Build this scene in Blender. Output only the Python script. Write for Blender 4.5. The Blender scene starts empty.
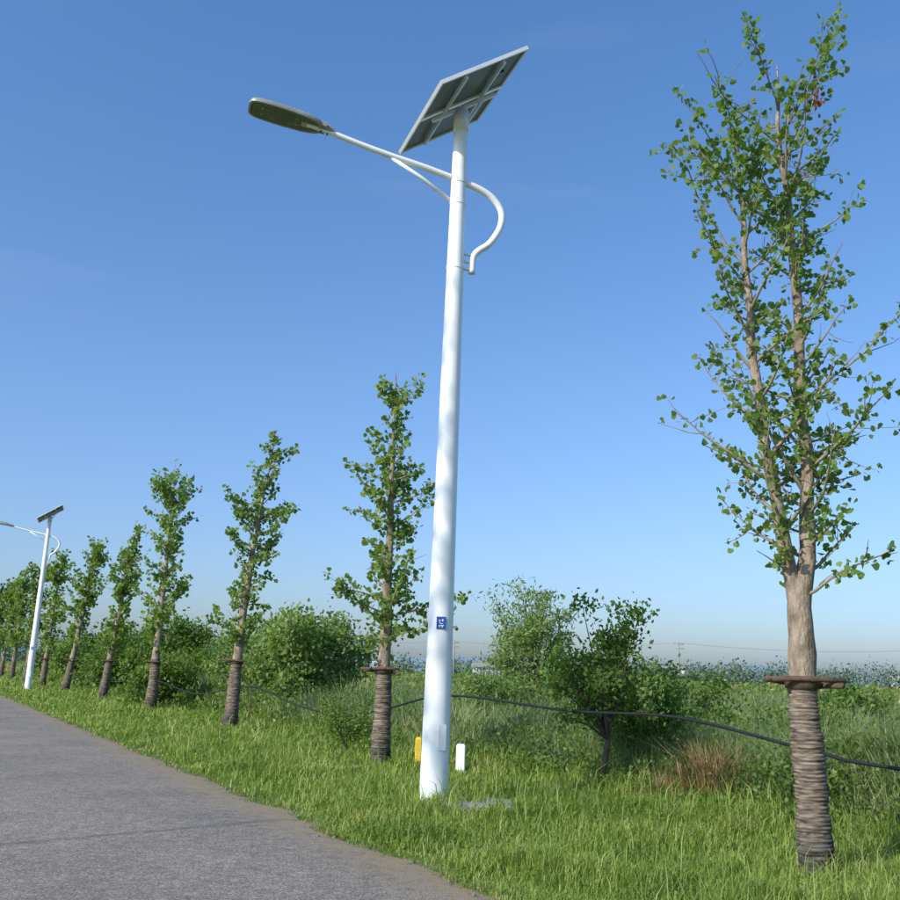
import bpy, math, numpy as np
from mathutils import Vector, Matrix
rng=np.random.default_rng(11)
scene=bpy.context.scene
RD=np.array([-.477,.879]); RN=np.array([.879,.477])
def P(al,of):
    p=RD*al+RN*of
    return float(p[0]),float(p[1])

# ---------------------------------------------------------------- helpers
def link(o,parent=None):
    scene.collection.objects.link(o)
    if parent: o.parent=parent
    return o
def empty(name):
    e=bpy.data.objects.new(name,None); e.empty_display_size=.2
    return link(e)
def fmesh(name,V,F,mat,parent=None,smooth=False):
    me=bpy.data.meshes.new(name)
    V=np.asarray(V,np.float32); F=np.asarray(F,np.int32); m,k=F.shape
    me.vertices.add(len(V)); me.vertices.foreach_set('co',V.ravel())
    me.loops.add(m*k); me.loops.foreach_set('vertex_index',F.ravel())
    me.polygons.add(m); me.polygons.foreach_set('loop_start',(np.arange(m)*k).astype(np.int32))
    me.update(calc_edges=True); me.validate()
    if smooth: me.polygons.foreach_set('use_smooth',np.ones(len(me.polygons),bool))
    me.materials.append(mat)
    return link(bpy.data.objects.new(name,me),parent)
class Geo:
    def __init__(s): s.V=[];s.F=[]
    def add(s,V,F):
        o=len(s.V); s.V+= [tuple(v) for v in V]; s.F+=[tuple(i+o for i in f) for f in F]
    def obj(s,name,mat,parent=None,smooth=False):
        me=bpy.data.meshes.new(name); me.from_pydata(s.V,[],s.F); me.update()
        if smooth: me.polygons.foreach_set('use_smooth',np.ones(len(me.polygons),bool))
        me.materials.append(mat)
        return link(bpy.data.objects.new(name,me),parent)
def tube(g,pts,rad,sides=8,cap=True):
    pts=[Vector(p) for p in pts]; n=len(pts)
    if not hasattr(rad,'__len__'): rad=[rad]*n
    t=(pts[1]-pts[0]).normalized()
    ref=Vector((0,0,1)) if abs(t.z)<.9 else Vector((1,0,0))
    u=t.cross(ref).normalized()
    V=[];F=[]
    for i in range(n):
        a=pts[max(i-1,0)];b=pts[min(i+1,n-1)]
        t=(b-a).normalized(); u=(u-t*u.dot(t)).normalized(); w=t.cross(u)
        for k in range(sides):
            an=2*math.pi*k/sides
            V.append(pts[i]+(u*math.cos(an)+w*math.sin(an))*rad[i])
    for i in range(n-1):
        for k in range(sides):
            k2=(k+1)%sides
            F.append((i*sides+k,i*sides+k2,(i+1)*sides+k2,(i+1)*sides+k))
    if cap:
        F.append(tuple(range(sides))[::-1]); F.append(tuple((n-1)*sides+k for k in range(sides)))
    g.add(V,F)
def catm(pts,rad=None,sub=6):
    P0=[np.array(p,float) for p in pts]
    if rad is not None: P0=[np.append(p,r) for p,r in zip(P0,rad)]
    Q=[2*P0[0]-P0[1]]+P0+[2*P0[-1]-P0[-2]]
    out=[]
    for i in range(1,len(Q)-2):
        for j in range(sub):
            t=j/sub
            a,b,c,d=Q[i-1],Q[i],Q[i+1],Q[i+2]
            out.append(.5*((2*b)+(-a+c)*t+(2*a-5*b+4*c-d)*t*t+(-a+3*b-3*c+d)*t**3))
    out.append(P0[-1])
    if rad is None: return [tuple(o) for o in out]
    return [tuple(o[:3]) for o in out],[float(o[3]) for o in out]
def box(g,c,ax,ay,az,hx,hy,hz):
    c=Vector(c);ax=Vector(ax);ay=Vector(ay);az=Vector(az)
    V=[]
    for sx,sy,sz in [(-1,-1,-1),(1,-1,-1),(1,1,-1),(-1,1,-1),(-1,-1,1),(1,-1,1),(1,1,1),(-1,1,1)]:
        V.append(c+ax*hx*sx+ay*hy*sy+az*hz*sz)
    g.add(V,[(3,2,1,0),(4,5,6,7),(0,1,5,4),(1,2,6,5),(2,3,7,6),(3,0,4,7)])
X3,Y3,Z3=(1,0,0),(0,1,0),(0,0,1)
def nz(x,y,s=1.,seed=0):
    x=x*s+seed*17.3;y=y*s-seed*9.1
    return (np.sin(x*1.0+1.7*np.sin(y*.9+seed))+np.sin(y*1.3+1.3*np.sin(x*1.1+2*seed))+.6*np.sin(2.3*x-1.9*y+seed)+.5*np.sin(3.7*y+2.9*x+1.3*seed))/3.1
def gz(x,y):
    o=x*.879+y*.477
    t=np.clip((o-8.2)/3.5,0,1); t=t*t*(3-2*t)
    g=np.clip((o-3.9)/1,0,1)
    return -.45*t+.04*g*nz(x,y,1.3,2)+.12*t*nz(x,y,.3,3)

# ---------------------------------------------------------------- materials
def newmat(name):
    m=bpy.data.materials.new(name); m.use_nodes=True
    nt=m.node_tree; nt.nodes.clear()
    return m,nt
def N(nt,t,**kw):
    n=nt.nodes.new(t)
    for k,v in kw.items():
        if k in n.inputs: n.inputs[k].default_value=v
        else: setattr(n,k,v)
    return n
def ramp(nt,cols):
    r=nt.nodes.new('ShaderNodeValToRGB'); e=r.color_ramp.elements
    while len(e)<len(cols): e.new(.5)
    for i,(p,c) in enumerate(cols):
        e[i].position=p; e[i].color=(*c,1)
    return r
def pmat(name,cols,scale=8,rough=.6,metal=0,bump=0,bscale=60,spec=.4,det=5,stretch=None,bdist=.01):
    m,nt=newmat(name); L=nt.links
    out=N(nt,'ShaderNodeOutputMaterial'); b=N(nt,'ShaderNodeBsdfPrincipled')
    b.inputs['Roughness'].default_value=rough; b.inputs['Metallic'].default_value=metal
    b.inputs['Specular IOR Level'].default_value=spec
    geo=N(nt,'ShaderNodeNewGeometry')
    vec=geo.outputs['Position']
    if stretch:
        mp=N(nt,'ShaderNodeMapping'); mp.inputs['Scale'].default_value=stretch
        L.new(vec,mp.inputs['Vector']); vec=mp.outputs[0]
    n=N(nt,'ShaderNodeTexNoise'); n.inputs['Scale'].default_value=scale; n.inputs['Detail'].default_value=det
    L.new(vec,n.inputs['Vector'])
    k=len(cols); r=ramp(nt,[(.3+.4*i/max(k-1,1),c) for i,c in enumerate(cols)])
    L.new(n.outputs['Fac'],r.inputs[0]); L.new(r.outputs[0],b.inputs['Base Color'])
    if bump:
        n2=N(nt,'ShaderNodeTexNoise'); n2.inputs['Scale'].default_value=bscale; n2.inputs['Detail'].default_value=4
        L.new(vec,n2.inputs['Vector'])
        bp=N(nt,'ShaderNodeBump'); bp.inputs['Strength'].default_value=bump; bp.inputs['Distance'].default_value=bdist
        L.new(n2.outputs['Fac'],bp.inputs['Height']); L.new(bp.outputs[0],b.inputs['Normal'])
    L.new(b.outputs[0],out.inputs[0])
    return m
def leafmat(name,cols,trans=.4,nscale=1.5,rough=.5):
    m,nt=newmat(name); L=nt.links
    out=N(nt,'ShaderNodeOutputMaterial'); b=N(nt,'ShaderNodeBsdfPrincipled')
    b.inputs['Roughness'].default_value=rough; b.inputs['Specular IOR Level'].default_value=.3
    geo=N(nt,'ShaderNodeNewGeometry')
    n=N(nt,'ShaderNodeTexNoise'); n.inputs['Scale'].default_value=nscale; n.inputs['Detail'].default_value=3
    L.new(geo.outputs['Position'],n.inputs['Vector'])
    ma=N(nt,'ShaderNodeMath',operation='MULTIPLY_ADD'); ma.inputs[1].default_value=.5; 
    L.new(geo.outputs['Random Per Island'],ma.inputs[0])
    m2=N(nt,'ShaderNodeMath',operation='MULTIPLY_ADD'); m2.inputs[1].default_value=1.6; m2.inputs[2].default_value=-.55
    L.new(n.outputs['Fac'],m2.inputs[0]); L.new(m2.outputs[0],ma.inputs[2])
    k=len(cols); r=ramp(nt,[(.05+.9*i/(k-1),c) for i,c in enumerate(cols)])
    L.new(ma.outputs[0],r.inputs[0]); L.new(r.outputs[0],b.inputs['Base Color'])
    tr=N(nt,'ShaderNodeBsdfTranslucent')
    mx=N(nt,'ShaderNodeMix',data_type='RGBA',blend_type='MULTIPLY'); mx.inputs[0].default_value=1
    L.new(r.outputs[0],mx.inputs[6]); mx.inputs[7].default_value=(1.4,1.5,.6,1)
    L.new(mx.outputs[2],tr.inputs[0])
    ms=N(nt,'ShaderNodeMixShader'); ms.inputs[0].default_value=trans
    L.new(b.outputs[0],ms.inputs[1]); L.new(tr.outputs[0],ms.inputs[2]); L.new(ms.outputs[0],out.inputs[0])
    return m

M_white=pmat('white_paint',[(.80,.80,.80),(.87,.87,.865)],3,.35,0,.03,9,.5)
M_alu=pmat('aluminium',[(.68,.69,.70),(.78,.79,.79)],6,.4,.2,0)
M_back=pmat('panel_backsheet',[(.08,.09,.10),(.15,.16,.17)],2.5,.45,0,0)
M_head=pmat('lamp_housing',[(.24,.25,.22),(.32,.33,.30)],7,.45,.1,0)
M_glass=pmat('lamp_glass',[(.085,.10,.085),(.14,.155,.135)],9,.15,0,0,spec=.7)
M_led=pmat('led_dots',[(.35,.36,.3),(.45,.45,.38)],9,.3)
M_bark=pmat('ginkgo_bark',[(.13,.10,.07),(.26,.205,.15),(.38,.31,.23)],14,.9,0,1.,45,.2,stretch=(1,1,.4),bdist=.02)
M_branch=pmat('branch_bark',[(.19,.155,.10),(.30,.25,.18)],20,.9,0,.3,60,.2)
M_dark=pmat('dark_bark',[(.06,.045,.035),(.11,.085,.06)],20,.9)
M_log=pmat('prop_wood',[(.06,.04,.028),(.13,.085,.055)],18,.85,0,.5,60)
M_cable=pmat('black_rubber',[(.012,.012,.013),(.02,.02,.02)],9,.4)
M_conc=pmat('concrete',[(.20,.195,.18),(.33,.32,.29)],7,.9,0,.4,60)
M_blue=pmat('blue_plate',[(.02,.07,.28),(.025,.09,.33)],6,.4)
M_yellow=pmat('yellow_paint',[(.6,.4,.03),(.7,.48,.04)],6,.5)
M_wall=pmat('plaster',[(.45,.47,.49),(.52,.53,.54)],1,.9)
M_roof=pmat('roof_tile',[(.24,.22,.23),(.28,.26,.26)],1,.9)
M_dkglass=pmat('window_dark',[(.12,.14,.16),(.14,.16,.18)],1,.3)
M_mount=pmat('haze_tinted_hills',[(.19,.26,.34),(.215,.285,.365)],.004,1,spec=0)  # aerial haze is painted into the hills' bluish base colour
def ropemat():
    m,nt=newmat('straw_rope'); L=nt.links
    out=N(nt,'ShaderNodeOutputMaterial'); b=N(nt,'ShaderNodeBsdfPrincipled'); b.inputs['Roughness'].default_value=.95
    b.inputs['Specular IOR Level'].default_value=.1
    geo=N(nt,'ShaderNodeNewGeometry'); mp=N(nt,'ShaderNodeMapping'); mp.inputs['Scale'].default_value=(9,9,55)
    L.new(geo.outputs['Position'],mp.inputs[0]); n=N(nt,'ShaderNodeTexNoise'); n.inputs['Scale'].default_value=1; n.inputs['Detail'].default_value=5
    L.new(mp.outputs[0],n.inputs['Vector'])
    r=ramp(nt,[(.32,(.05,.04,.034)),(.5,(.16,.125,.095)),(.68,(.29,.235,.18))]); L.new(n.outputs['Fac'],r.inputs[0])
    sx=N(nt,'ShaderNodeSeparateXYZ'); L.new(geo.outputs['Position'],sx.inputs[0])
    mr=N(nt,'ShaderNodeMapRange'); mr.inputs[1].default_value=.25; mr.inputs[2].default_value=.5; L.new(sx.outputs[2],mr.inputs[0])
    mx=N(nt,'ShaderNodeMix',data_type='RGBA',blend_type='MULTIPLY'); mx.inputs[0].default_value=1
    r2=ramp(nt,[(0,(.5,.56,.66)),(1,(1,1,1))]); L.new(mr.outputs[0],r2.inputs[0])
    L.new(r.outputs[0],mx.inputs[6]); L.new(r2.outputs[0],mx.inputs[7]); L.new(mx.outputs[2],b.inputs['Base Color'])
    bp=N(nt,'ShaderNodeBump'); bp.inputs['Distance'].default_value=.01; L.new(n.outputs['Fac'],bp.inputs['Height']); L.new(bp.outputs[0],b.inputs['Normal'])
    L.new(b.outputs[0],out.inputs[0]); return m
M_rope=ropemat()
L_gink=leafmat('ginkgo_leaf',[(.085,.15,.03),(.155,.24,.048),(.23,.32,.07)],.5,2.5)
L_ginkfar=leafmat('ginkgo_leaf_far',[(.10,.165,.038),(.17,.255,.055),(.24,.33,.08)],.47,1.2)
L_grass=leafmat('grass_blade',[(.12,.18,.032),(.19,.275,.05),(.27,.34,.075),(.40,.38,.16)],.38,.9)
L_reed=leafmat('reed_leaf',[(.11,.18,.075),(.17,.245,.10),(.25,.30,.13),(.40,.37,.20)],.38,.6)
L_weed=leafmat('weed_leaf',[(.08,.14,.028),(.14,.215,.045),(.21,.285,.068)],.42,.8)
L_yel=leafmat('yellow_weed',[(.19,.21,.07),(.30,.25,.09),(.38,.26,.11)],.3,.15)
L_bush=leafmat('bush_leaf',[(.07,.135,.028),(.12,.195,.04),(.17,.255,.06)],.42,1.5)
L_light=leafmat('light_leaf',[(.13,.21,.055),(.19,.275,.085),(.26,.33,.12)],.42,1.0)
L_dry=leafmat('dry_leaf',[(.16,.09,.045),(.30,.19,.09),(.42,.30,.16)],.3,4)
L_red=leafmat('red_leaf',[(.20,.06,.03),(.32,.13,.06)],.3,4)
L_far=leafmat('haze_tinted_foliage',[(.08,.13,.10),(.11,.165,.12),(.15,.205,.14)],.2,.05)  # paler bluish green: distance haze put into the leaf colour

# ---------------------------------------------------------------- ground + road
def groundmat():
    m,nt=newmat('ground_soil_grass'); L=nt.links
    out=N(nt,'ShaderNodeOutputMaterial'); b=N(nt,'ShaderNodeBsdfPrincipled'); b.inputs['Roughness'].default_value=1; b.inputs['Specular IOR Level'].default_value=.05
    geo=N(nt,'ShaderNodeNewGeometry')
    n=N(nt,'ShaderNodeTexNoise'); n.inputs['Scale'].default_value=3; n.inputs['Detail'].default_value=8
    n1=N(nt,'ShaderNodeTexNoise'); n1.inputs['Scale'].default_value=.02; n1.inputs['Detail'].default_value=4
    L.new(geo.outputs['Position'],n.inputs['Vector']); L.new(geo.outputs['Position'],n1.inputs['Vector'])
    r=ramp(nt,[(.3,(.05,.08,.02)),(.5,(.09,.12,.035)),(.7,(.17,.145,.08))]); L.new(n.outputs['Fac'],r.inputs[0])
    r1=ramp(nt,[(.35,(.9,1.2,.8)),(.65,(1.8,1.7,1.2))]); L.new(n1.outputs['Fac'],r1.inputs[0])
    mx=N(nt,'ShaderNodeMix',data_type='RGBA',blend_type='MULTIPLY'); mx.inputs[0].default_value=1
    L.new(r.outputs[0],mx.inputs[6]); L.new(r1.outputs[0],mx.inputs[7]); L.new(mx.outputs[2],b.inputs['Base Color'])
    bp=N(nt,'ShaderNodeBump'); bp.inputs['Distance'].default_value=.05; L.new(n.outputs['Fac'],bp.inputs['Height']); L.new(bp.outputs[0],b.inputs['Normal'])
    L.new(b.outputs[0],out.inputs[0]); return m
al=np.concatenate([-np.geomspace(4000,12,18),np.arange(-10,60,.5),np.geomspace(60,5000,40)])
of=np.concatenate([-np.geomspace(4000,12,18),np.arange(-11,14,.35),np.geomspace(14.2,5000,50)])
A,O=np.meshgrid(al,of,indexing='ij')
gx=RD[0]*A+RN[0]*O; gy=RD[1]*A+RN[1]*O
gV=np.stack([gx,gy,gz(gx,gy)],-1).reshape(-1,3)
ni,nj=A.shape
I,J=np.meshgrid(np.arange(ni-1),np.arange(nj-1),indexing='ij')
b0=(I*nj+J).ravel()
fmesh('ground',gV,np.stack([b0,b0+nj,b0+nj+1,b0+1],1)[:,::-1],groundmat(),smooth=True)

def roadmat():
    m,nt=newmat('asphalt'); L=nt.links
    out=N(nt,'ShaderNodeOutputMaterial'); b=N(nt,'ShaderNodeBsdfPrincipled'); b.inputs['Roughness'].default_value=.9; b.inputs['Specular IOR Level'].default_value=.25
    geo=N(nt,'ShaderNodeNewGeometry')
    def no(s,d=4):
        n=N(nt,'ShaderNodeTexNoise'); n.inputs['Scale'].default_value=s; n.inputs['Detail'].default_value=d
        L.new(geo.outputs['Position'],n.inputs['Vector']); return n
    c=no(.7,5); e=no(9,6)
    v=N(nt,'ShaderNodeTexVoronoi'); v.inputs['Scale'].default_value=85; L.new(geo.outputs['Position'],v.inputs['Vector'])
    r=ramp(nt,[(.2,(.135,.117,.10)),(.5,(.205,.18,.154)),(.85,(.34,.305,.265))]); L.new(v.outputs['Color'],r.inputs[0])
    r2=ramp(nt,[(.3,(.82,.82,.83)),(.7,(1.12,1.1,1.07))]); L.new(c.outputs['Fac'],r2.inputs[0])
    r3=ramp(nt,[(.35,(.86,.86,.86)),(.65,(1.12,1.12,1.1))]); L.new(e.outputs['Fac'],r3.inputs[0])
    mx=N(nt,'ShaderNodeMix',data_type='RGBA',blend_type='MULTIPLY'); mx.inputs[0].default_value=1
    L.new(r.outputs[0],mx.inputs[6]); L.new(r2.outputs[0],mx.inputs[7])
    mx2=N(nt,'ShaderNodeMix',data_type='RGBA',blend_type='MULTIPLY'); mx2.inputs[0].default_value=1
    L.new(mx.outputs[2],mx2.inputs[6]); L.new(r3.outputs[0],mx2.inputs[7])
    dp=N(nt,'ShaderNodeVectorMath',operation='DOT_PRODUCT'); dp.inputs[1].default_value=(RN[0],RN[1],0); L.new(geo.outputs['Position'],dp.inputs[0])
    ad=N(nt,'ShaderNodeMath',operation='MULTIPLY_ADD'); ad.inputs[1].default_value=1.0; L.new(e.outputs['Fac'],ad.inputs[0]); L.new(dp.outputs['Value'],ad.inputs[2])
    mr=N(nt,'ShaderNodeMapRange'); mr.inputs[1].default_value=3.5; mr.inputs[2].default_value=4.2; L.new(ad.outputs[0],mr.inputs[0])
    mx3=N(nt,'ShaderNodeMix',data_type='RGBA'); L.new(mr.outputs[0],mx3.inputs[0]); L.new(mx2.outputs[2],mx3.inputs[6]); mx3.inputs[7].default_value=(.27,.21,.13,1)
    L.new(mx3.outputs[2],b.inputs['Base Color'])
    bp=N(nt,'ShaderNodeBump'); bp.inputs['Distance'].default_value=.005; bp.inputs['Strength'].default_value=.6; L.new(v.outputs['Distance'],bp.inputs['Height']); L.new(bp.outputs[0],b.inputs['Normal'])
    L.new(b.outputs[0],out.inputs[0]); return m
ral=np.concatenate([np.arange(-40,60,.25),np.geomspace(60,2500,60)])
def edge(a): return 3.72+.10*nz(a,a*0,1.9,4)+.07*nz(a,a*0,5.5,5)
e1=edge(ral); e0=-3.6-.08*nz(ral,ral*0,2.1,8)
cols_=[0,.03,.25,.5,.75,.97,1]
rv=[]
for c in cols_:
    o=e0+(e1-e0)*c
    z=np.full_like(ral,.03 if 0<c<1 else .004)
    rv.append(np.stack([RD[0]*ral+RN[0]*o,RD[1]*ral+RN[1]*o,z],-1))
rv=np.stack(rv,1); ni,nj=rv.shape[:2]
I,J=np.meshgrid(np.arange(ni-1),np.arange(nj-1),indexing='ij'); b0=(I*nj+J).ravel()
fmesh('road',rv.reshape(-1,3),np.stack([b0,b0+1,b0+nj+1,b0+nj],1),roadmat())

# ---------------------------------------------------------------- blades & leaves
def unit(v): return v/np.maximum(np.linalg.norm(v,axis=-1,keepdims=True),1e-9)
def blades(pts,h,w,lean=(.1,.6),r=rng):
    n=len(pts); az=r.uniform(0,2*np.pi,n); d=np.stack([np.cos(az),np.sin(az),0*az],-1)
    a2=az+r.uniform(-.9,.9,n)+np.pi/2; s=np.stack([np.cos(a2),np.sin(a2),0*a2],-1)
    l=(h*r.uniform(lean[0],lean[1],n))[:,None]; h=h[:,None]; w=w[:,None]; z=np.array([[0,0,1.]])
    V=np.stack([pts-s*w/2,pts+s*w/2,pts+d*l*.3+z*h*.62-s*w*.42,pts+d*l*.3+z*h*.62+s*w*.42,pts+d*l+z*h*(1-.25*l/h)],1).reshape(-1,3)
    b=np.arange(n)[:,None]*5
    F=np.concatenate([b+np.array([[0,1,3]]),b+np.array([[0,3,2]]),b+np.array([[2,3,4]])],0)
    return V,F
FAN=np.array([(0,0),(.52,.62),(.30,.95),(-.30,.95),(-.52,.62)])
OVAL=np.array([(0,0),(.30,.35),(.2,.75),(0,1.),(-.2,.75),(-.30,.35)])
LANCE=np.array([(0,0),(.14,.4),(0,1.),(-.14,.4)])
QUAD=np.array([(0,-.1),(.42,.45),(0,1.),(-.42,.45)])
def leaves(C,size,T=OVAL,dirv=None,bias=1.,r=rng):
    n=len(C); d=r.normal(size=(n,3))
    if dirv is not None: d=unit(d)+dirv*bias
    d=unit(d); q=r.normal(size=(n,3))
    s=unit(np.cross(d,q)+1e-6)
    k=len(T)
    size=np.asarray(size)[:,None,None]
    V=C[:,None,:]+size*(T[None,:,0,None]*s[:,None,:]+T[None,:,1,None]*d[:,None,:])
    nn=np.cross(d,s); V=V+size*.25*np.abs(T[None,:,0,None])*nn[:,None,:]
    F=np.arange(n*k).reshape(n,k)
    return V.reshape(-1,3),F
def wedge(n,r0,r1,t0=-44,t1=36,r=rng):
    rr=np.exp(r.uniform(np.log(r0),np.log(r1),n)); th=np.radians(r.uniform(t0,t1,n))
    return rr*np.sin(th),rr*np.cos(th),rr

# verge grass
x,y,rr=wedge(700000,4.6,110)
o=x*RN[0]+y*RN[1]; a=x*RD[0]+y*RD[1]
e=edge(a)-.02+.14*nz(x,y,5,6)
keep=(o>e+rng.exponential(.12,len(o))-.07)&(o<9.2)
dens=.62+.5*nz(x,y,1.1,7)
keep&=(rng.random(len(o))<dens+.25)
x,y,rr,o=x[keep],y[keep],rr[keep],o[keep]
h=(.09+.09*rng.random(len(x)))*(1.0+.6*nz(x,y,.9,9)+.6*nz(x,y,3.1,10)+.3*nz(x,y,7.7,11))*np.clip((o-3.4)/.9,.4,1)
tall=rng.random(len(x))<.05; h[tall]*=2.2
h*=1+.5*np.clip(o-7.4,0,1.5)
V,F=blades(np.stack([x,y,gz(x,y)-.005],-1),np.clip(h,.03,.55),.0009*rr+.0015,(.2,.9))
fmesh('verge_grass',V,F,L_grass)
x,y,rr=wedge(60000,5,60); o=x*RN[0]+y*RN[1]; keep=(o>3.9)&(o<8.6)&(nz(x,y,1.6,61)>.38); x,y,rr=x[keep],y[keep],rr[keep]
V,F=leaves(np.stack([x,y,gz(x,y)+rng.uniform(.02,.18,len(x))],-1),np.clip(.0035*rr,.025,.2)*rng.uniform(.6,1.3,len(x)),OVAL,np.array([[0,0,.5]])); fmesh('verge_weeds',V,F,L_weed)
g=Geo()
for i in range(500):
    aa=rng.uniform(1,30); oo=edge(np.array([aa]))[0]+rng.normal(0,.10)
    px,py=P(aa,oo); s=rng.uniform(.004,.013); an=rng.uniform(0,6.3)
    box(g,(px,py,.008+.024*(oo<3.65)),(math.cos(an),math.sin(an),0),(-math.sin(an),math.cos(an),.3),(0,0,1),s,s*.7,s*.5)
g.obj('gravel',pmat('gravel_stone',[(.14,.13,.11),(.25,.23,.20)],9,.9))
n=2500; aa=rng.uniform(1,40,n); oo=edge(aa)+rng.normal(-.02,.09,n)
C=np.stack([RD[0]*aa+RN[0]*oo,RD[1]*aa+RN[1]*oo,np.full(n,.036)],-1); an=rng.uniform(0,6.28,n)
d=np.stack([np.cos(an),np.sin(an),rng.uniform(0,.15,n)],-1); s=np.stack([-np.sin(an),np.cos(an),0*an],-1); L_=rng.uniform(.02,.08,n)[:,None]; W_=rng.uniform(.002,.005,n)[:,None]
V=np.stack([C-s*W_,C+s*W_,C+d*L_+s*W_,C+d*L_-s*W_],1).reshape(-1,3); fmesh('straw_litter',V,np.arange(n*4).reshape(n,4),L_dry)
aa=rng.uniform(-5,70,40000); oo=-3.5-rng.exponential(1.2,40000)
px=RD[0]*aa+RN[0]*oo; py=RD[1]*aa+RN[1]*oo
V,F=blades(np.stack([px,py,gz(px,py)],-1),rng.uniform(.06,.2,40000),np.full(40000,.015))
fmesh('verge_grass',V,F,L_grass)

# field vegetation
def canopy(x,y):
    o=x*RN[0]+y*RN[1]
    r_=np.hypot(x,y)
    H=1.0+.36*nz(x,y,.55,12)+.20*nz(x,y,1.7,13)+.12*nz(x,y,4.3,14)
    H=H*np.clip((o-8.0)/1.8,.25,1)*np.clip(1.08-.0022*r_,.8,1.1)
    return H
x,y,rr=wedge(500000,8,330)
o=x*RN[0]+y*RN[1]; keep=(o>8.25+.35*nz(x,y,1.2,15)); 
keep&=(rng.random(len(x))<.7+.6*nz(x,y,.35,16))|(rr<16)
x,y,rr=x[keep],y[keep],rr[keep]
H=canopy(x,y); z=gz(x,y)+H*np.power(rng.random(len(x)),.45)
sz=np.clip(.0036*rr,.045,.6)*rng.uniform(.5,1.6,len(x))
yel=(nz(x,y,.11,17)>.05)&(rr>24)&(rng.random(len(x))<.6)
up=np.array([[0,0,.5]])
def emit(name,mask,mat,T=OVAL):
    C=np.stack([x,y,z],-1)[mask]; V,F=leaves(C,sz[mask],T,up,1.); fmesh(name,V,F,mat)
emit('weed_foliage',~yel,L_weed); emit('yellow_weed_foliage',yel,L_yel)
x,y,rr=wedge(440000,9,220)
o=x*RN[0]+y*RN[1]; m=nz(x,y,.38,19)+.4*nz(x,y,1.3,20)
keep=(o>8.7)&((m>-.35)|((np.degrees(np.arctan2(x,y))<0)&(m>-.7)))&(rng.random(len(x))<.8)
x,y,rr,m=x[keep],y[keep],rr[keep],m[keep]; o=x*RN[0]+y*RN[1]
h=(.95+.55*rng.random(len(x))+.5*np.clip(m,0,1))*np.clip((o-8.2)/1.5,.4,1)
h=np.where(rr>45,h*.85,h)
V,F=blades(np.stack([x,y,gz(x,y)],-1),h,np.clip(.0011*rr,.014,.2),(.15,.75))
fmesh('reed_grass',V,F,L_reed)

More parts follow.
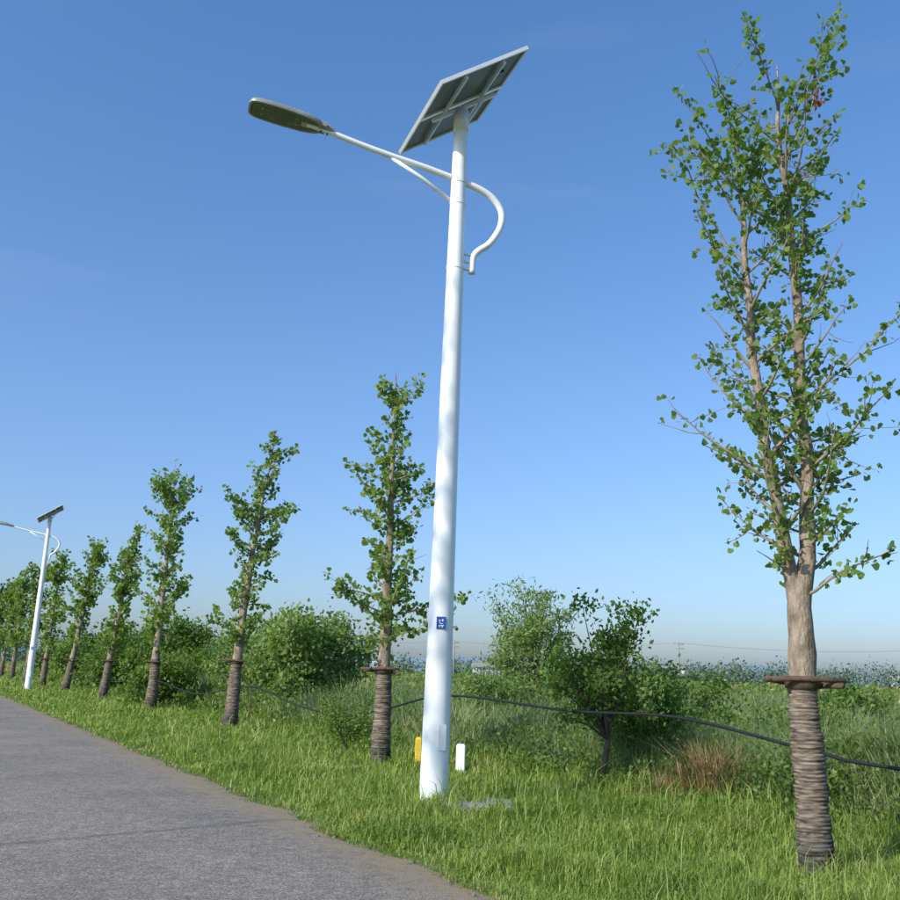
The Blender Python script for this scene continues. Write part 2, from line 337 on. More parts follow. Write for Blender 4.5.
# ---------------------------------------------------------------- ginkgo trees
def ring_wrap(g,path,rads,z0,z1,step=.030):
    pz=np.array([p[2] for p in path]); px=np.array([p[0] for p in path]); py=np.array([p[1] for p in path])
    pts=[];rr=[]; k=0; zz=z0
    while zz<z1:
        x_=np.interp(zz,pz,px); y_=np.interp(zz,pz,py); r_=np.interp(zz,pz,rads)
        bulge=[.004,.010,.012,.010][k%4]+.004*math.sin(zz*31)+.003*math.sin(zz*83)
        pts.append((x_,y_,zz)); rr.append(r_+bulge); zz+=step/4; k+=1
    tube(g,pts,rr,18)
def ginkgo(base,stems,nb,blen,zr,leafs,seed,wrap=1.3,mat=L_ginkfar,leafsz=.07,elev=(30,60),shoot=.06,twigs=4,propz=None,clump=5,name='ginkgo_tree',red=None,lenprof=None,thin=.72,f0=.18):
    r=np.random.default_rng(seed)
    bz=float(gz(np.array([base[0]]),np.array([base[1]]))[0])
    root=empty(name); 
    gt=Geo(); gb=Geo(); S=[];SD=[]
    base=np.array([base[0],base[1],bz])
    trunkpath=None
    for si,(pp,ra) in enumerate(stems):
        pts=[base+np.array(p) for p in pp]
        q,rad=catm(pts,ra,5)
        q=[tuple(np.array(p)+np.array([.008*math.sin(i*.9+seed),.008*math.sin(i*1.1+2*seed),0])) for i,p in enumerate(q)]
        rad=[x_*(1+.04*math.sin(i*1.3+seed)+.03*math.sin(i*2.7)) for i,x_ in enumerate(rad)]
        tube(gt,q,rad,12)
        if si==0: trunkpath=(q,rad)
        qa=np.array(q); zz=qa[:,2]-bz
        nbs=nb[si]
        for b in range(nbs):
            t=(b+r.uniform(0,1))/nbs; z=zr[si][0]+(zr[si][1]-zr[si][0])*t
            st=np.array([np.interp(z,zz,qa[:,i]) for i in range(3)])
            rz=np.interp(z,zz,rad)
            az=b*2.399+r.uniform(-.6,.6)+seed
            L=blen*(lenprof(t,r) if lenprof else (1-.65*t**2)*r.uniform(.45,1.15))
            el=math.radians(r.uniform(*elev)+12*t)
            d=np.array([math.cos(az)*math.cos(el),math.sin(az)*math.cos(el),math.sin(el)])
            ns=max(4,int(L/.13)); p=st.copy(); bp=[p.copy()]; dd=d.copy()
            for k in range(ns):
                dd=dd+r.normal(0,.10,3)+np.array([0,0,.035]); dd/=np.linalg.norm(dd)
                p=p+dd*L/ns; bp.append(p.copy())
            br=np.linspace(min(rz*.45,.008+.011*L),.003,ns+1)
            tube(gb,bp,list(br),5,False)
            bpa=np.array(bp)
            def shoots(pa,f0):
                ln=np.sum(np.linalg.norm(np.diff(pa,axis=0),axis=1)); n=max(2,int(ln*(1-f0)/shoot))
                for q_ in np.linspace(f0,1,n):
                    u=q_*(len(pa)-1); i=min(int(u),len(pa)-2); f=u-i
                    S.append(pa[i]*(1-f)+pa[i+1]*f+r.normal(0,.012,3)); SD.append(unit(pa[i+1]-pa[i]))
            shoots(bpa,f0)
            for k in range(int(twigs*min(L,1.2)+r.uniform(0,1))):
                i=r.integers(1,ns); s0=bpa[i]; td=unit(bpa[i+1]-bpa[i])+r.normal(0,.75,3); td=unit(td); tl=L*r.uniform(.18,.42)
                tp=[s0]; 
                for kk in range(3):
                    td=unit(td+r.normal(0,.15,3)+np.array([0,0,.1])); tp.append(tp[-1]+td*tl/3)
                tube(gb,tp,[.005,.004,.003,.002],4,False); shoots(np.array(tp),.25)
        z=r.uniform(zr[si][0]*.9,zr[si][1],int(leafs*(zr[si][1]-zr[si][0])))
        for zzz in z:
            st=np.array([np.interp(zzz,zz,qa[:,i]) for i in range(3)]); rz=np.interp(zzz,zz,rad); an=r.uniform(0,6.28)
            v=np.array([math.cos(an),math.sin(an),.3]); S.append(st+v*(rz+r.uniform(0,.09))); SD.append(v)
    S=np.array(S);SD=np.array(SD)
    keep=r.random(len(S))<thin+.55*nz(S[:,0]*1.0+S[:,2],S[:,1]+S[:,2]*.7,4.,seed)
    S=S[keep];SD=SD[keep]
    C=np.repeat(S,clump,0); D=np.repeat(SD,clump,0)
    o_=unit(r.normal(size=C.shape)); C=C+o_*r.uniform(.005,.045,(len(C),1))*leafsz/.06
    V,F=leaves(C,leafsz*r.uniform(.6,1.25,len(C)),FAN,unit(o_+.4*D),1.4,r=r)
    gt.obj('trunk',M_bark,root,True); gb.obj('branches',M_branch,root,True)
    fmesh('leaves',V,F,mat,root)
    if red is not None:
        gr=Geo(); rp=base+np.array(red); tube(gr,[base+np.array([.04,0,6.1]),rp+np.array([-.05,0,-.15]),rp+np.array([.02,0,.15])],[.010,.006,.003],5,False); gr.obj('dead_twig',M_branch,root,True)
        C=rp+r.normal(0,.028,(55,3))*np.array([1,1,2.6]); V,F=leaves(C,r.uniform(.025,.05,55),FAN,r=r); fmesh('dead_leaves',V,F,L_red,root)
    if wrap:
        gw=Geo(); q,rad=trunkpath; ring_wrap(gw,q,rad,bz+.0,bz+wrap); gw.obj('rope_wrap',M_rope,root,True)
    if propz:
        gp=Geo(); q,rad=trunkpath; qa=np.array(q)
        c=np.array([np.interp(propz+bz,qa[:,2],qa[:,i]) for i in range(3)]); rt=np.interp(propz+bz,qa[:,2],rad)+.022
        for k in range(3):
            an=.35+k*2.094+r.uniform(-.1,.1); tdir=np.array([-math.sin(an),math.cos(an),r.uniform(-.10,.10)]); nn=np.array([math.cos(an),math.sin(an),0])
            cc=c+nn*(rt+.012)+np.array([0,0,.028*(k-1)]); hl=r.uniform(.26,.36)
            pts=[cc-tdir*hl+r.normal(0,.012,3),cc-tdir*hl*.3,cc+tdir*hl*.3,cc+tdir*hl+r.normal(0,.012,3)]
            tube(gp,pts,[.024,.022,.024,.018],8)
        tube(gp,[tuple(c+np.array([0,0,-.05])),tuple(c+np.array([0,0,.05]))],[rt+.008,rt+.010],14)
        gp.obj('prop_logs',M_log,root,True)
    return root

bA=(2.93,8.0)
ginkgo(bA,[
 ([(0,0,-.1),(0,0,.1),(-.02,0,.7),(-.04,0,1.45),(-.03,0,2.1),(.06,.02,2.6),(.10,.03,3.3),(.08,.05,3.9),(.10,.05,4.8),(.06,.05,5.7),(.0,.02,6.5),(.02,0,7.1)],
  [.14,.128,.118,.108,.098,.066,.055,.049,.041,.031,.019,.006]),
 ([(-.04,0,1.95),(-.10,.0,2.4),(-.20,-.03,3.0),(-.28,-.05,3.5),(-.33,-.02,4.2),(-.35,0,4.8),(-.36,.02,5.5),(-.38,0,6.05),(-.40,0,6.6)],
  [.075,.062,.052,.046,.040,.033,.024,.015,.006])],
 (54,36),1.24,((2.1,6.7),(2.35,6.25)),9,5,wrap=1.45,mat=L_gink,leafsz=.057,elev=(14,50),shoot=.055,twigs=4.6,propz=1.5,clump=4,red=(.32,-.1,6.75),f0=.17,thin=.60,
 lenprof=lambda t,r: r.uniform(.35,1.05)*(.88+.2*math.sin(t*9.0+.6)))
def single(h,lean,r0=.13,bow=(0,0)):
    pts=[];ra=[]
    for t in [-.015,.03,.15,.3,.45,.6,.75,.88,1]:
        w=math.sin(max(t,0)*math.pi)
        pts.append((lean[0]*t+bow[0]*w,lean[1]*t+bow[1]*w,h*t)); ra.append(r0*(1.15-1.1*t**.75) if t>0 else r0*1.25)
    ra[-1]=.008
    return (pts,ra)
ginkgo((-.94,15.84),[single(6.45,(-.02,.0),.14,(.0,0))],(54,),1.12,((1.75,6.15),),12,24,wrap=1.45,leafsz=.085,propz=1.48,clump=5,elev=(0,34),thin=.64,
  lenprof=lambda t,r:(1-.5*t**2)*r.uniform(.55,1.05)*(.85+.28*math.sin(t*14)))
ginkgo((-5.15,24.5),[single(7.3,(.62,.0),.16,(-.12,0))],(52,),1.12,((1.9,7.1),),10,33,wrap=1.6,leafsz=.10,propz=1.6,clump=5,elev=(5,42),thin=.6,
  lenprof=lambda t,r:(.65+.35*math.sin(t*3.14))*r.uniform(.5,1.1)*(.85+.28*math.sin(t*12+1)))
row=[(33,7.2,7.9,.1,1.05),(42,7.2,6.9,.7,.95),(51,7.0,7.2,.9,.95),(60,7.0,7.6,.3,1.05),(69,7.0,7.3,.3,1.1),(78,7,7.8,.1,1.1),(87,7,7.5,.2,1.1),(96,7,7.6,.1,1.1),(106,7,7.5,.1,1.2)]
for i,(aa,oo,h,ln,bl) in enumerate(row):
    px,py=P(aa,oo)
    ginkgo((px,py),[single(h,(ln,0),.17)],(54 if i<3 else 42,),bl*1.28,((1.9,h-.25),),12,50+i*7,wrap=1.6 if i<4 else 1.3,leafsz=.13+.014*i,shoot=.09+.01*i,twigs=4,propz=1.5 if i<4 else None,clump=5,elev=(8,48),thin=.56,
      lenprof=lambda t,r:(.6+.4*math.sin(t*3.0))*r.uniform(.45,1.12)*(.85+.3*math.sin(t*(10+2*i)+i)))
# slender poplar across the road behind the viewer: dapples the lamp pole
ginkgo((-13.6,-.4),[single(18.5,(.15,0),.05)],(40,),1.1,((12.1,18.2),),0,207,wrap=0,leafsz=.21,shoot=.26,twigs=2,clump=3,elev=(15,50),name='poplar_tree',thin=.22,
      lenprof=lambda t,r:(.6+.4*math.sin(t*3.0))*r.uniform(.5,1.1))

# ---------------------------------------------------------------- bushes & small trees
def bush(name,c,rx,zc,rz,ncl,nl,ls,mat,seed,stem=.03,sig=.2,bark=M_dark,T=OVAL,trunk=0):
    r=np.random.default_rng(seed); root=empty(name)
    gx0,gy0=c; g0=float(gz(np.array([gx0]),np.array([gy0]))[0]); base=np.array([gx0,gy0,g0-.05])
    g=Geo(); C=[]
    if trunk: 
        top=base+np.array([r.normal(0,.05),r.normal(0,.05),trunk]); tube(g,[base,(base+top)/2+r.normal(0,.03,3),top],[stem*1.5,stem*1.3,stem],8); base=top
    for i in range(ncl):
        d=unit(r.normal(size=3)); rad=r.uniform(.35,1)**.6
        lob=1+.28*math.sin(3*math.atan2(d[1],d[0])+seed)+.2*math.sin(5*d[2]+seed)+r.normal(0,.08)
        p=np.array([gx0,gy0,g0+zc])+d*rad*lob*np.array([rx,rx,rz])
        if p[2]<g0+.15: p[2]=g0+.15+r.uniform(0,.2)
        mid=(base*.5+p*.5)+r.normal(0,.08,3)*rx+np.array([0,0,.12*rz])
        if i%2==0: tube(g,[base,mid,p],[stem*.6,stem*.35,.004],5,False)
        k=int(nl/ncl*r.uniform(.5,1.5)); sc=r.uniform(.6,1.3)
        C.append(p+r.normal(0,sig*sc,(k,3))*np.array([1,1,.75]))
    C=np.concatenate(C); C[:,2]=np.maximum(C[:,2],g0+.05)
    V,F=leaves(C,ls*r.uniform(.6,1.4,len(C)),T,np.array([[0,0,.4]]),1.,r=r)
    g.obj('stems',bark,root,True); fmesh('leaves',V,F,mat,root)
bush('shrub',(2.1,13.5),.72,1.48,.74,64,5600,.062,L_bush,3,.032,.11,trunk=.7)
bush('shrub',(2.9,14.6),.55,1.15,.6,40,4200,.062,L_weed,4,.02,.13)
bush('willow_tree',(2.6,28),1.12,2.6,1.55,100,9000,.15,L_light,5,.05,.20,trunk=1.1,T=LANCE)
bush('shrub',(1.2,24),.9,1.2,.8,50,7000,.13,L_light,15,.03,.2,T=LANCE)
bush('shrub',(-4.3,30),1.8,1.85,1.65,130,18000,.13,L_light,6,.04,.26)
bush('shrub',(-6.4,33),1.2,1.6,1.3,70,9000,.12,L_light,7,.04,.25)
bush('shrub',(-11.8,45),2.0,1.9,1.75,110,13000,.16,L_bush,8,.05,.3)
bush('shrub',(-14.6,46),1.5,1.6,1.5,70,9000,.16,L_bush,9,.05,.3)
bush('shrub',(-8.9,40),1.4,1.5,1.3,70,9000,.15,L_weed,18,.05,.28)
bush('shrub',(4.9,19.5),.8,1.0,.7,44,6000,.07,L_bush,10,.03,.18)
bush('shrub',(6.0,16.5),.9,.9,.6,40,6000,.07,L_weed,11,.03,.18)
bush('shrub',(5.4,11.6),.9,.65,.6,40,6000,.06,L_weed,12,.02,.2)
bush('shrub',(4.4,11.2),.7,.45,.45,30,4500,.055,L_weed,14,.02,.17)
bush('shrub',(9.5,24.0),1.1,1.1,.75,50,6000,.10,L_bush,16,.03,.2)
for k,(aa,oo,s) in enumerate([(60,11,1.8),(68,10,2.0),(80,11,2.3),(52,16,1.7),(75,16,2.2)]):
    px,py=P(aa,oo); bush('shrub',(px,py),s,1.6,1.5,70,8000,.2,[L_bush,L_light][k%2],30+k,.05,.34)
bush('shrub',(-1.6,17.8),.45,.5,.4,20,2500,.05,L_weed,41,.02,.12)
bush('shrub',(-9.6,34.5),1.1,.9,.8,40,5000,.13,L_weed,42,.02,.25)

# dry brown clumps
n=650; pts=np.stack([3.35+rng.normal(0,.17,n),12.5+rng.normal(0,.2,n),np.full(n,-.2)],-1)
V,F=blades(pts,rng.uniform(.3,1.2,n),np.full(n,.015),(.1,1.0)); fmesh('dry_reed_clump',V,F,L_dry)
pts=np.stack([2.75+rng.normal(0,.12,250),12.6+rng.normal(0,.12,250),np.full(250,-.2)],-1)
V,F=blades(pts,rng.uniform(.3,.7,250),np.full(250,.014),(.1,1.1)); fmesh('dry_reed_clump',V,F,L_dry)

# ---------------------------------------------------------------- cable with stakes
g=Geo()
cp=[(8.0,1.2,.7),(6.0,4.7,.72),(4.08,9.0,.77),(3.65,9.9,.84),(2.70,11.5,1.06),(1.62,13.0,1.05),(.08,16.1,1.12),(-1.05,18.0,.80),(-2.0,19.9,.58),(-3.4,22.6,.70),(-4.9,25.4,.98),(-7.2,29.2,.65),(-9.5,32.6,.95),(-13.6,40.6,.7),(-17.6,48.6,.9)]
tube(g,catm(cp,None,8),.018,8); 
rc=empty('sagging_cable'); g.obj('cable',M_cable,rc,True)
g=Geo()
for c in [cp[6],cp[10],cp[12]]:
    tube(g,[(c[0]+.03,c[1]+.03,-.3),(c[0]+.02,c[1]+.02,c[2]+.03)],[.018,.014],6)
g.obj('stakes',M_dark,rc,True)

# ---------------------------------------------------------------- street lamps
def street_lamp(bx,by,arm,lean=0.09,detail=True):
    root=empty('solar_street_lamp'); g0=float(gz(np.array([bx]),np.array([by]))[0])
    a=Vector((arm[0],arm[1],0)).normalized(); H=8.70
    def W(t,z,s=0.):
        return Vector((bx+lean*z/H,by,g0+z))+a*t+Vector((-a.y,a.x,0))*s
    g=Geo()
    zs=[-.1,0,.02,.5,2,4,6,8,H-.05,H]
    rs=[.165]+[.165-.077*max(z,0)/H for z in zs[1:]]
    tube(g,[W(0,z) for z in zs],rs,48)
    g.obj('pole',M_white,root,True)
    g=Geo(); tube(g,[W(0,0),W(0,.03)],.215,28); 
    for k in range(4):
        an=k*math.pi/2+.6; c=W(.189*math.cos(an),.03,.189*math.sin(an)); tube(g,[c,c+Vector((0,0,.05))],.013,6)
    g.obj('base_flange',M_white,root)
    g=Geo(); box(g,W(-.02,.75)+Vector((.05,-.155,0)),(.95,.3,0),(-.3,.95,0),(0,0,1),.045,.004,.14); g.obj('hatch_door',M_white,root)
    g=Geo()
    path=[(2.0,8.10),(1.69,8.04),(1.3,7.95),(.91,7.87),(.45,7.79),(0,7.69),(-.28,7.62),(-.47,7.52),(-.60,7.34),(-.58,7.11),(-.45,6.88),(-.30,6.75),(-.23,6.64),(-.22,6.43)]
    q=catm([W(t,z) for t,z in path],None,6); n=len(q)
    tube(g,q,[.033+.012*min(1,i/(n*.45)) for i in range(n)],16)
    tube(g,[W(.91,7.85),W(.5,7.64),W(.05,7.36)],.024,12)
    for z in (6.48,6.58,6.68):
        box(g,W(-.15,z),a,(-a.y,a.x,0),Z3,.09,.02,.014)
    g.obj('curved_arm',M_white,root,True)
    g=Geo()
    tube(g,[W(0,6.45),W(0,6.49)],.114,30); tube(g,[W(0,7.64),W(0,7.76)],.104,30); tube(g,[W(0,7.34),W(0,7.40)],.106,30)
    g.obj('arm_clamps',M_white,root)
    sl=math.radians(8); ax=(a*math.cos(sl)+Vector((0,0,math.sin(sl)))); sd=Vector((-a.y,a.x,0)); up=ax.cross(sd)
    if up.z<0: up=-up
    st=W(1.72,8.05)
    def outline(sc,dz,n=48):
        out=[]
        for k in range(n):
            an=2*math.pi*k/n; c,s=math.cos(an),math.sin(an)
            ex=.42
            u=math.copysign(abs(c)**ex,c); v=math.copysign(abs(s)**ex,s)
            wd=.205*(1-.30*max(0,-u)**2)
            out.append(st+ax*(.56+.46*u*(1-(1-sc)*.5))+sd*(wd*v*sc)+up*dz)
        return out
    g=Geo(); rings=[outline(.84,.014),outline(.88,-.008),outline(1,-.004),outline(1.01,.025),outline(.96,.05),outline(.7,.085),outline(.35,.1)]
    V=[p for r_ in rings for p in r_]; n=48; F=[]
    for i in range(len(rings)-1):
        for k in range(n): F.append((i*n+k,i*n+(k+1)%n,(i+1)*n+(k+1)%n,(i+1)*n+k))
    F.append(tuple(range(n))[::-1]); F.append(tuple((len(rings)-1)*n+k for k in range(n)))
    g.add(V,F)
    for k in range(9): box(g,st+ax*(.3+.06*k)+up*.10,ax,sd,up,.006,.09,.03)
    tube(g,[st+ax*-.06+up*.02,st+ax*.0+up*.03,st+ax*.14+up*.035],[.045,.055,.06],14)
    box(g,st+ax*.12+up*.03,ax,sd,up,.07,.10,.03)
    g.obj('lamp_head',M_head,root)
    g=Geo(); o1=outline(.835,.012); o2=outline(.80,.0); g.add(o1+o2,[(k,(k+1)%n,n+(k+1)%n,n+k) for k in range(n)]+[tuple(n+k for k in range(n))]); g.obj('glass_lens',M_glass,root)
    if detail:
        g=Geo()
        box(g,st+ax*.30+up*-.004,ax,sd,up,.055,.05,.003)
        for (u_,v_) in [(.42,.07),(.42,-.07),(.85,.07),(.85,-.07)]: box(g,st+ax*u_+sd*v_+up*-.004,ax,sd,up,.012,.012,.003)
        g.obj('driver_label',M_led,root)
        g=Geo()
        for i in range(8):
            for j in (-1,0,1): box(g,st+ax*(.47+.05*i)+sd*(.055*j)+up*-.003,ax,sd,up,.016,.018,.002)
        g.obj('led_modules',pmat('led_module',[(.13,.14,.12),(.2,.2,.17)],30,.25),root)
        g=Geo(); tube(g,[st+ax*.1+up*0,st+ax*.1-up*.05],.02,10); tube(g,[st+ax*.02+sd*.0-up*.02,st+ax*.02-up*.055],.014,8); g.obj('sensor',M_glass,root)
    av=Vector((.778,.271,.566)).normalized(); bv=Vector((-.329,.944,0)).normalized(); nn=av.cross(bv).normalized()
    C=W(.0,H)+nn*.11+av*.06
    gf=Geo(); gb=Geo()
    la,lb=1.38,1.80; hb=lb/4-.008
    for s in (-1,1):
        pc=C+bv*(s*lb/4)
        for e_ in (-1,1):
            box(gf,pc+bv*(e_*(hb-.016)),av,bv,nn,la/2,.016,.024)
            box(gf,pc+av*(e_*(la/2-.016)),av,bv,nn,.016,hb-.032,.023)
        box(gb,pc+nn*.006,av,bv,nn,la/2-.03,hb-.03,.008)
    for s in (-.30,.30):
        box(gf,C+av*s-nn*.043,bv,av,nn,lb/2-.06,.018,.018)
    box(gf,C-nn*.082,av,bv,nn,.52,.03,.02)
    gf.obj('panel_frames',M_alu,root); gb.obj('solar_panels',M_back,root)
    gc=Geo()
    for s in (-1,1):
        for i in range(9):
            for j in range(5):
                box(gc,C+bv*(s*lb/4)+av*((i-4)*.144)+bv*((j-2)*.158)+nn*.0155,av,bv,nn,.07,.075,.0015)
    gc.obj('solar_cells',pmat('solar_cells',[(.01,.015,.05),(.015,.02,.07)],5,.15,0,0,spec=.6) if 'solar_cells' not in bpy.data.materials else bpy.data.materials['solar_cells'],root)
    gj=Geo(); 
    for s in (-1,1): box(gj,C+bv*(s*lb/4)+av*.42-nn*.014,av,bv,nn,.06,.05,.012)
    gj.obj('junction_boxes',M_cable,root)
    g=Geo(); tube(g,[W(0,H-.32),W(0,H-.02)],.100,30); tube(g,[W(0,H-.05),C-nn*.08],.055,16)
    tube(g,[W(0,H-.25)+av*.08,C+av*.30-nn*.09],.02,8); g.obj('panel_bracket',M_white,root,True)
    g=Geo(); z=2.02; pc=W(0,z)+Vector((.008,-.152,0)); box(g,pc,X3,Y3,Z3,.055,.004,.07); g.obj('number_plate',M_blue,root)
    g=Geo()
    for (u,v,w,h_) in [(-.02,.03,.012,.004),(.015,.03,.008,.012),(-.018,.012,.004,.014),(.0,-.03,.03,.004),(-.02,-.04,.006,.01),(.012,-.045,.006,.008),(0,-.008,.02,.003)]:
        box(g,pc+Vector((u,-.0055,v)),X3,Y3,Z3,w,.0015,h_)
    g.obj('plate_lettering',M_white,root)
    return root
street_lamp(-.07,11.5,(-.96,-.28))
street_lamp(-20.6,49.7,(-.96,-.28))
street_lamp(*P(96,5.5),(-.96,-.28),detail=False)

g=Geo(); pc=(.42,11.2,.0)
import random; random.seed(3)
ring=[]; 
for k in range(14):
    an=2*math.pi*k/14; rr_=1+.12*random.uniform(-1,1); c,s=math.cos(an),math.sin(an)
    ring.append((pc[0]+.42*rr_*math.copysign(abs(c)**.6,c),pc[1]+.36*rr_*math.copysign(abs(s)**.6,s)))
g.add([(x_,y_,-.05) for x_,y_ in ring]+[(x_,y_,.11) for x_,y_ in ring]+[(pc[0]+(x_-pc[0])*.93,pc[1]+(y_-pc[1])*.93,.13) for x_,y_ in ring],
 [(k,(k+1)%14,14+(k+1)%14,14+k) for k in range(14)]+[(14+k,14+(k+1)%14,28+(k+1)%14,28+k) for k in range(14)]+[tuple(28+k for k in range(14))])
g.obj('concrete_pad',M_conc)
def post(name,x_,y_,w,h_,mat,top=True):
    g=Geo(); z=float(gz(np.array([x_]),np.array([y_]))[0])
    V=[];lv=[(-.1,1),(h_*.93,1),(h_,.7)]
    for zz,s in lv:
        for sx,sy in [(-1,-.8),(-.8,-1),(.8,-1),(1,-.8),(1,.8),(.8,1),(-.8,1),(-1,.8)]: V.append((x_+sx*w/2*s,y_+sy*w/2*s,z+zz))
    F=[(i*8+k,i*8+(k+1)%8,(i+1)*8+(k+1)%8,(i+1)*8+k) for i in range(2) for k in range(8)]+[tuple(16+k for k in range(8))]
    g.add(V,F); g.obj(name,mat)
post('marker_post',.30,15.4,.14,.42,M_white)
post('yellow_marker_post',-.35,15.6,.10,.46,M_yellow)

# ---------------------------------------------------------------- distance
r=np.random.default_rng(99)
def treeline(name,n,rmin,rmax,t0,t1,hmin,hmax,per,ls,mat):
    C=[];S=[]
    for i in range(n):
        th=math.radians(r.uniform(t0,t1)); d=math.exp(r.uniform(math.log(rmin),math.log(rmax))); h=r.uniform(hmin,hmax); w=h*r.uniform(.3,.8)
        cx,cy=d*math.sin(th),d*math.cos(th)
        if cx*RN[0]+cy*RN[1]<11: continue
        q=unit(r.normal(size=(per,3)))*np.power(r.random((per,1)),.4)*(1+.35*np.sin(r.uniform(0,6)+5*r.random((per,1))))
        C.append(np.stack([cx+q[:,0]*w,cy+q[:,1]*w,-.5+h*.5+q[:,2]*h*.5],-1)); S.append(np.full(per,ls*d/rmin*.7))
    C=np.concatenate(C);S=np.concatenate(S)*r.uniform(.5,1.4,len(C))
    V,F=leaves(C,S,QUAD,r=r); fmesh(name,V,F,mat)
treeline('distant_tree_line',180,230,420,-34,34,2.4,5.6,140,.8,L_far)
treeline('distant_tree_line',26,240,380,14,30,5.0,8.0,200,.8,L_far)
treeline('distant_tree_line',420,500,1000,-34,36,7,14.,110,1.5,leafmat('haze_tinted_foliage_far',[(.12,.18,.18),(.15,.21,.20),(.18,.235,.22)],.1,.02))  # farthest trees: stronger haze painted into the leaf colours, no volume
treeline('field_hedge',90,70,200,-30,34,1.1,2.0,150,.3,L_light)
th=np.radians(np.linspace(-60,60,240)); 
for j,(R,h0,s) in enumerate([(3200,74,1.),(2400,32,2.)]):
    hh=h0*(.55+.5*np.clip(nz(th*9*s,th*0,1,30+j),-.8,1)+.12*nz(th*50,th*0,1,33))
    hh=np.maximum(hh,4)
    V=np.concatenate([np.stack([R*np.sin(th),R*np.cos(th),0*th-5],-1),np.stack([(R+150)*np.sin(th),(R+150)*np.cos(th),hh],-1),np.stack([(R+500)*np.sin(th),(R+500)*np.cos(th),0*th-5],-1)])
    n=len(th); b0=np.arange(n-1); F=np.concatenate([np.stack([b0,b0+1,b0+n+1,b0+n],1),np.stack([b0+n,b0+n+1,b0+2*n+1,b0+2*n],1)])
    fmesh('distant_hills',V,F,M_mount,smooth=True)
def house(x_,y_,w,d,h,an):
    root=empty('white_house'); c,s=math.cos(an),math.sin(an); ax=Vector((c,s,0)); ay=Vector((-s,c,0)); o=Vector((x_,y_,-.5))
    g=Geo(); box(g,o+Vector((0,0,h/2)),ax,ay,Z3,w/2,d/2,h/2); g.obj('walls',M_wall,root)
    g=Geo(); e=.4; pts=[o-ax*(w/2+e)-ay*(d/2+e)+Vector((0,0,h)),o+ax*(w/2+e)-ay*(d/2+e)+Vector((0,0,h)),o+ax*(w/2+e)+ay*(d/2+e)+Vector((0,0,h)),o-ax*(w/2+e)+ay*(d/2+e)+Vector((0,0,h)),o-ax*(w/2+e)+Vector((0,0,h+d*.2)),o+ax*(w/2+e)+Vector((0,0,h+d*.2))]
    g.add(pts,[(0,1,5,4),(2,3,4,5),(1,2,5),(3,0,4)]); g.obj('roof',M_roof,root)
    g=Geo()
    for k in range(3):
        for zz in ([h*.3,h*.72] if h>4 else [h*.5]):
            box(g,o+ax*((k-1)*w*.3)-ay*(d/2+.02)+Vector((0,0,zz)),ax,ay,Z3,.6,.03,.6)
    g.obj('windows',M_dkglass,root)
house(9.5,222,5,5,3.1,.2); house(120,410,9,7,5.8,.2); house(195,420,9,7,6.0,-.1); house(205,440,12,7,5.2,.3); house(-26,420,10,7,5.8,.1); house(100,430,9,7,5.6,-.3)
def upole(x_,y_,h):
    root=empty('utility_pole'); g=Geo(); tube(g,[(x_,y_,-.6),(x_,y_,h)],[.22,.14],8)
    for zz in (h-.5,h-1.4): box(g,(x_,y_,zz),X3,Y3,Z3,1.1,.07,.07)
    for s in (-1,0,1): tube(g,[(x_+s,y_,h-.45),(x_+s,y_,h-.15)],.07,6)
    g.obj('pole',M_conc,root,True)
    return (x_,y_,h)
ups=[upole(-120,270,9.),upole(-55,240,8.6),upole(2.3,225,8.4),upole(51,215,9.2),upole(102,205,9.0),upole(160,196,9)]
g=Geo()
for p,q in zip(ups[:-1],ups[1:]):
    for s in (-1,1):
        pts=[]
        for k in range(13):
            t=k/12; pts.append((p[0]*(1-t)+q[0]*t+s,p[1]*(1-t)+q[1]*t,(p[2]*(1-t)+q[2]*t)-.15-1.1*4*t*(1-t)))
        tube(g,pts,.02,4)
g.obj('power_lines',M_conc)

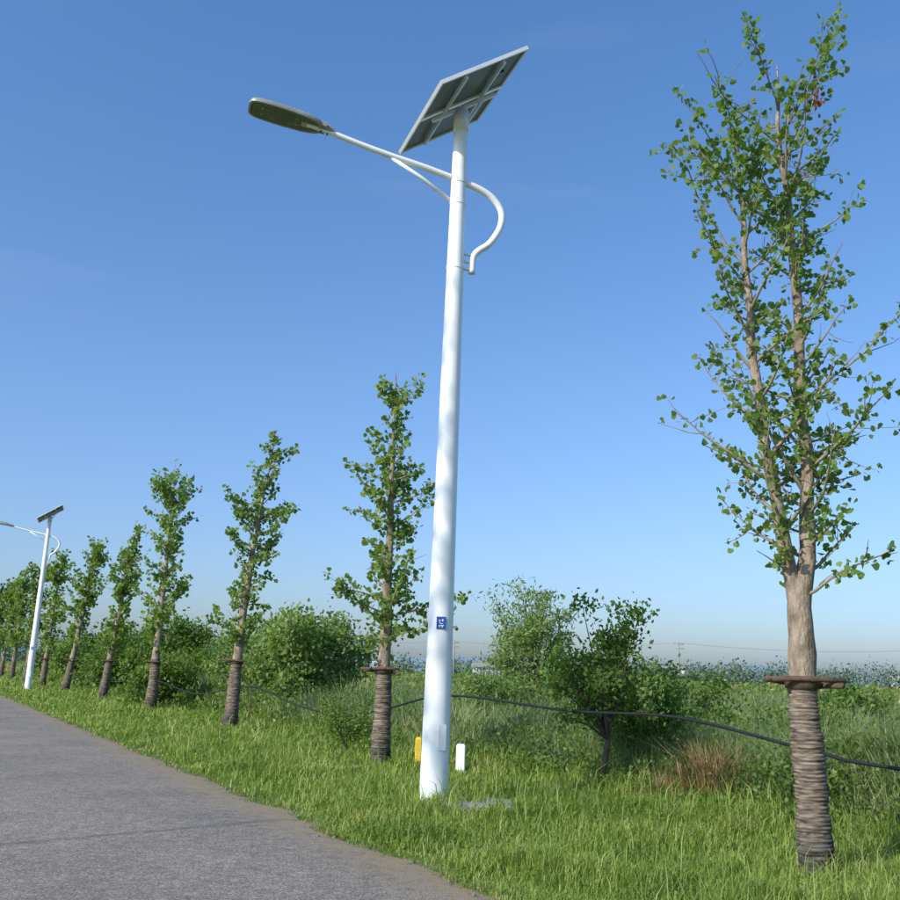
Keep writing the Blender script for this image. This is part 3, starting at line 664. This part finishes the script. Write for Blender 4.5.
# ---------------------------------------------------------------- light, world, camera
sd=Vector((-.75,-.66,0)).normalized(); el=math.radians(34)
to=Vector((sd.x*math.cos(el),sd.y*math.cos(el),math.sin(el)))
sun=bpy.data.lights.new('sun','SUN'); sun.energy=5.0; sun.angle=math.radians(.5); sun.color=(1,.94,.84)
so=bpy.data.objects.new('sun',sun); link(so); so.rotation_euler=to.to_track_quat('Z','Y').to_euler()
w=bpy.data.worlds.new('World'); scene.world=w; w.use_nodes=True; nt=w.node_tree; nt.nodes.clear(); L=nt.links
out=nt.nodes.new('ShaderNodeOutputWorld'); bg=nt.nodes.new('ShaderNodeBackground'); sky=nt.nodes.new('ShaderNodeTexSky')
sky.sky_type='NISHITA'; sky.sun_disc=False; sky.sun_elevation=el; sky.sun_rotation=math.atan2(to.x,to.y); sky.air_density=1.0; sky.dust_density=1.4; sky.ozone_density=3.0; sky.altitude=0
tc=nt.nodes.new('ShaderNodeTexCoord'); sx=nt.nodes.new('ShaderNodeSeparateXYZ'); L.new(tc.outputs['Generated'],sx.inputs[0])
tr=ramp(nt,[(0,(.78,.88,1.12)),(.10,(.84,.96,1.18)),(.28,(.90,1.09,1.30)),(.6,(.80,1.17,1.46))]); L.new(sx.outputs[2],tr.inputs[0])
mx=nt.nodes.new('ShaderNodeMix'); mx.data_type='RGBA'; mx.blend_type='MULTIPLY'; mx.inputs[0].default_value=1
L.new(sky.outputs[0],mx.inputs[6]); L.new(tr.outputs[0],mx.inputs[7])
mp=nt.nodes.new('ShaderNodeMapping'); mp.inputs['Scale'].default_value=(1.2,1.2,9); mp.inputs['Rotation'].default_value=(0,.08,0); L.new(tc.outputs['Generated'],mp.inputs[0])
cn=nt.nodes.new('ShaderNodeTexNoise'); cn.inputs['Scale'].default_value=2.2; cn.inputs['Detail'].default_value=6; L.new(mp.outputs[0],cn.inputs['Vector'])
cr=ramp(nt,[(.58,(0,0,0)),(.85,(.10,.10,.10))]); L.new(cn.outputs['Fac'],cr.inputs[0])
m2=nt.nodes.new('ShaderNodeMix'); m2.data_type='RGBA'; L.new(cr.outputs[0],m2.inputs[0]); L.new(mx.outputs[2],m2.inputs[6]); m2.inputs[7].default_value=(3.6,4.2,4.9,1)
bg.inputs[1].default_value=.15
L.new(m2.outputs[2],bg.inputs[0]); L.new(bg.outputs[0],out.inputs[0])
cam=bpy.data.cameras.new('camera'); cam.sensor_width=36; cam.lens=38.8; cam.clip_start=.05; cam.clip_end=12000
co=bpy.data.objects.new('camera',cam); link(co)
co.matrix_world=Matrix.Translation((0,0,1.5))@Matrix.Rotation(math.radians(90+12.85),4,'X')@Matrix.Rotation(math.radians(1.7),4,'Z')
scene.camera=co
scene.view_settings.view_transform='Standard'; scene.view_settings.look='None'; scene.view_settings.exposure=0
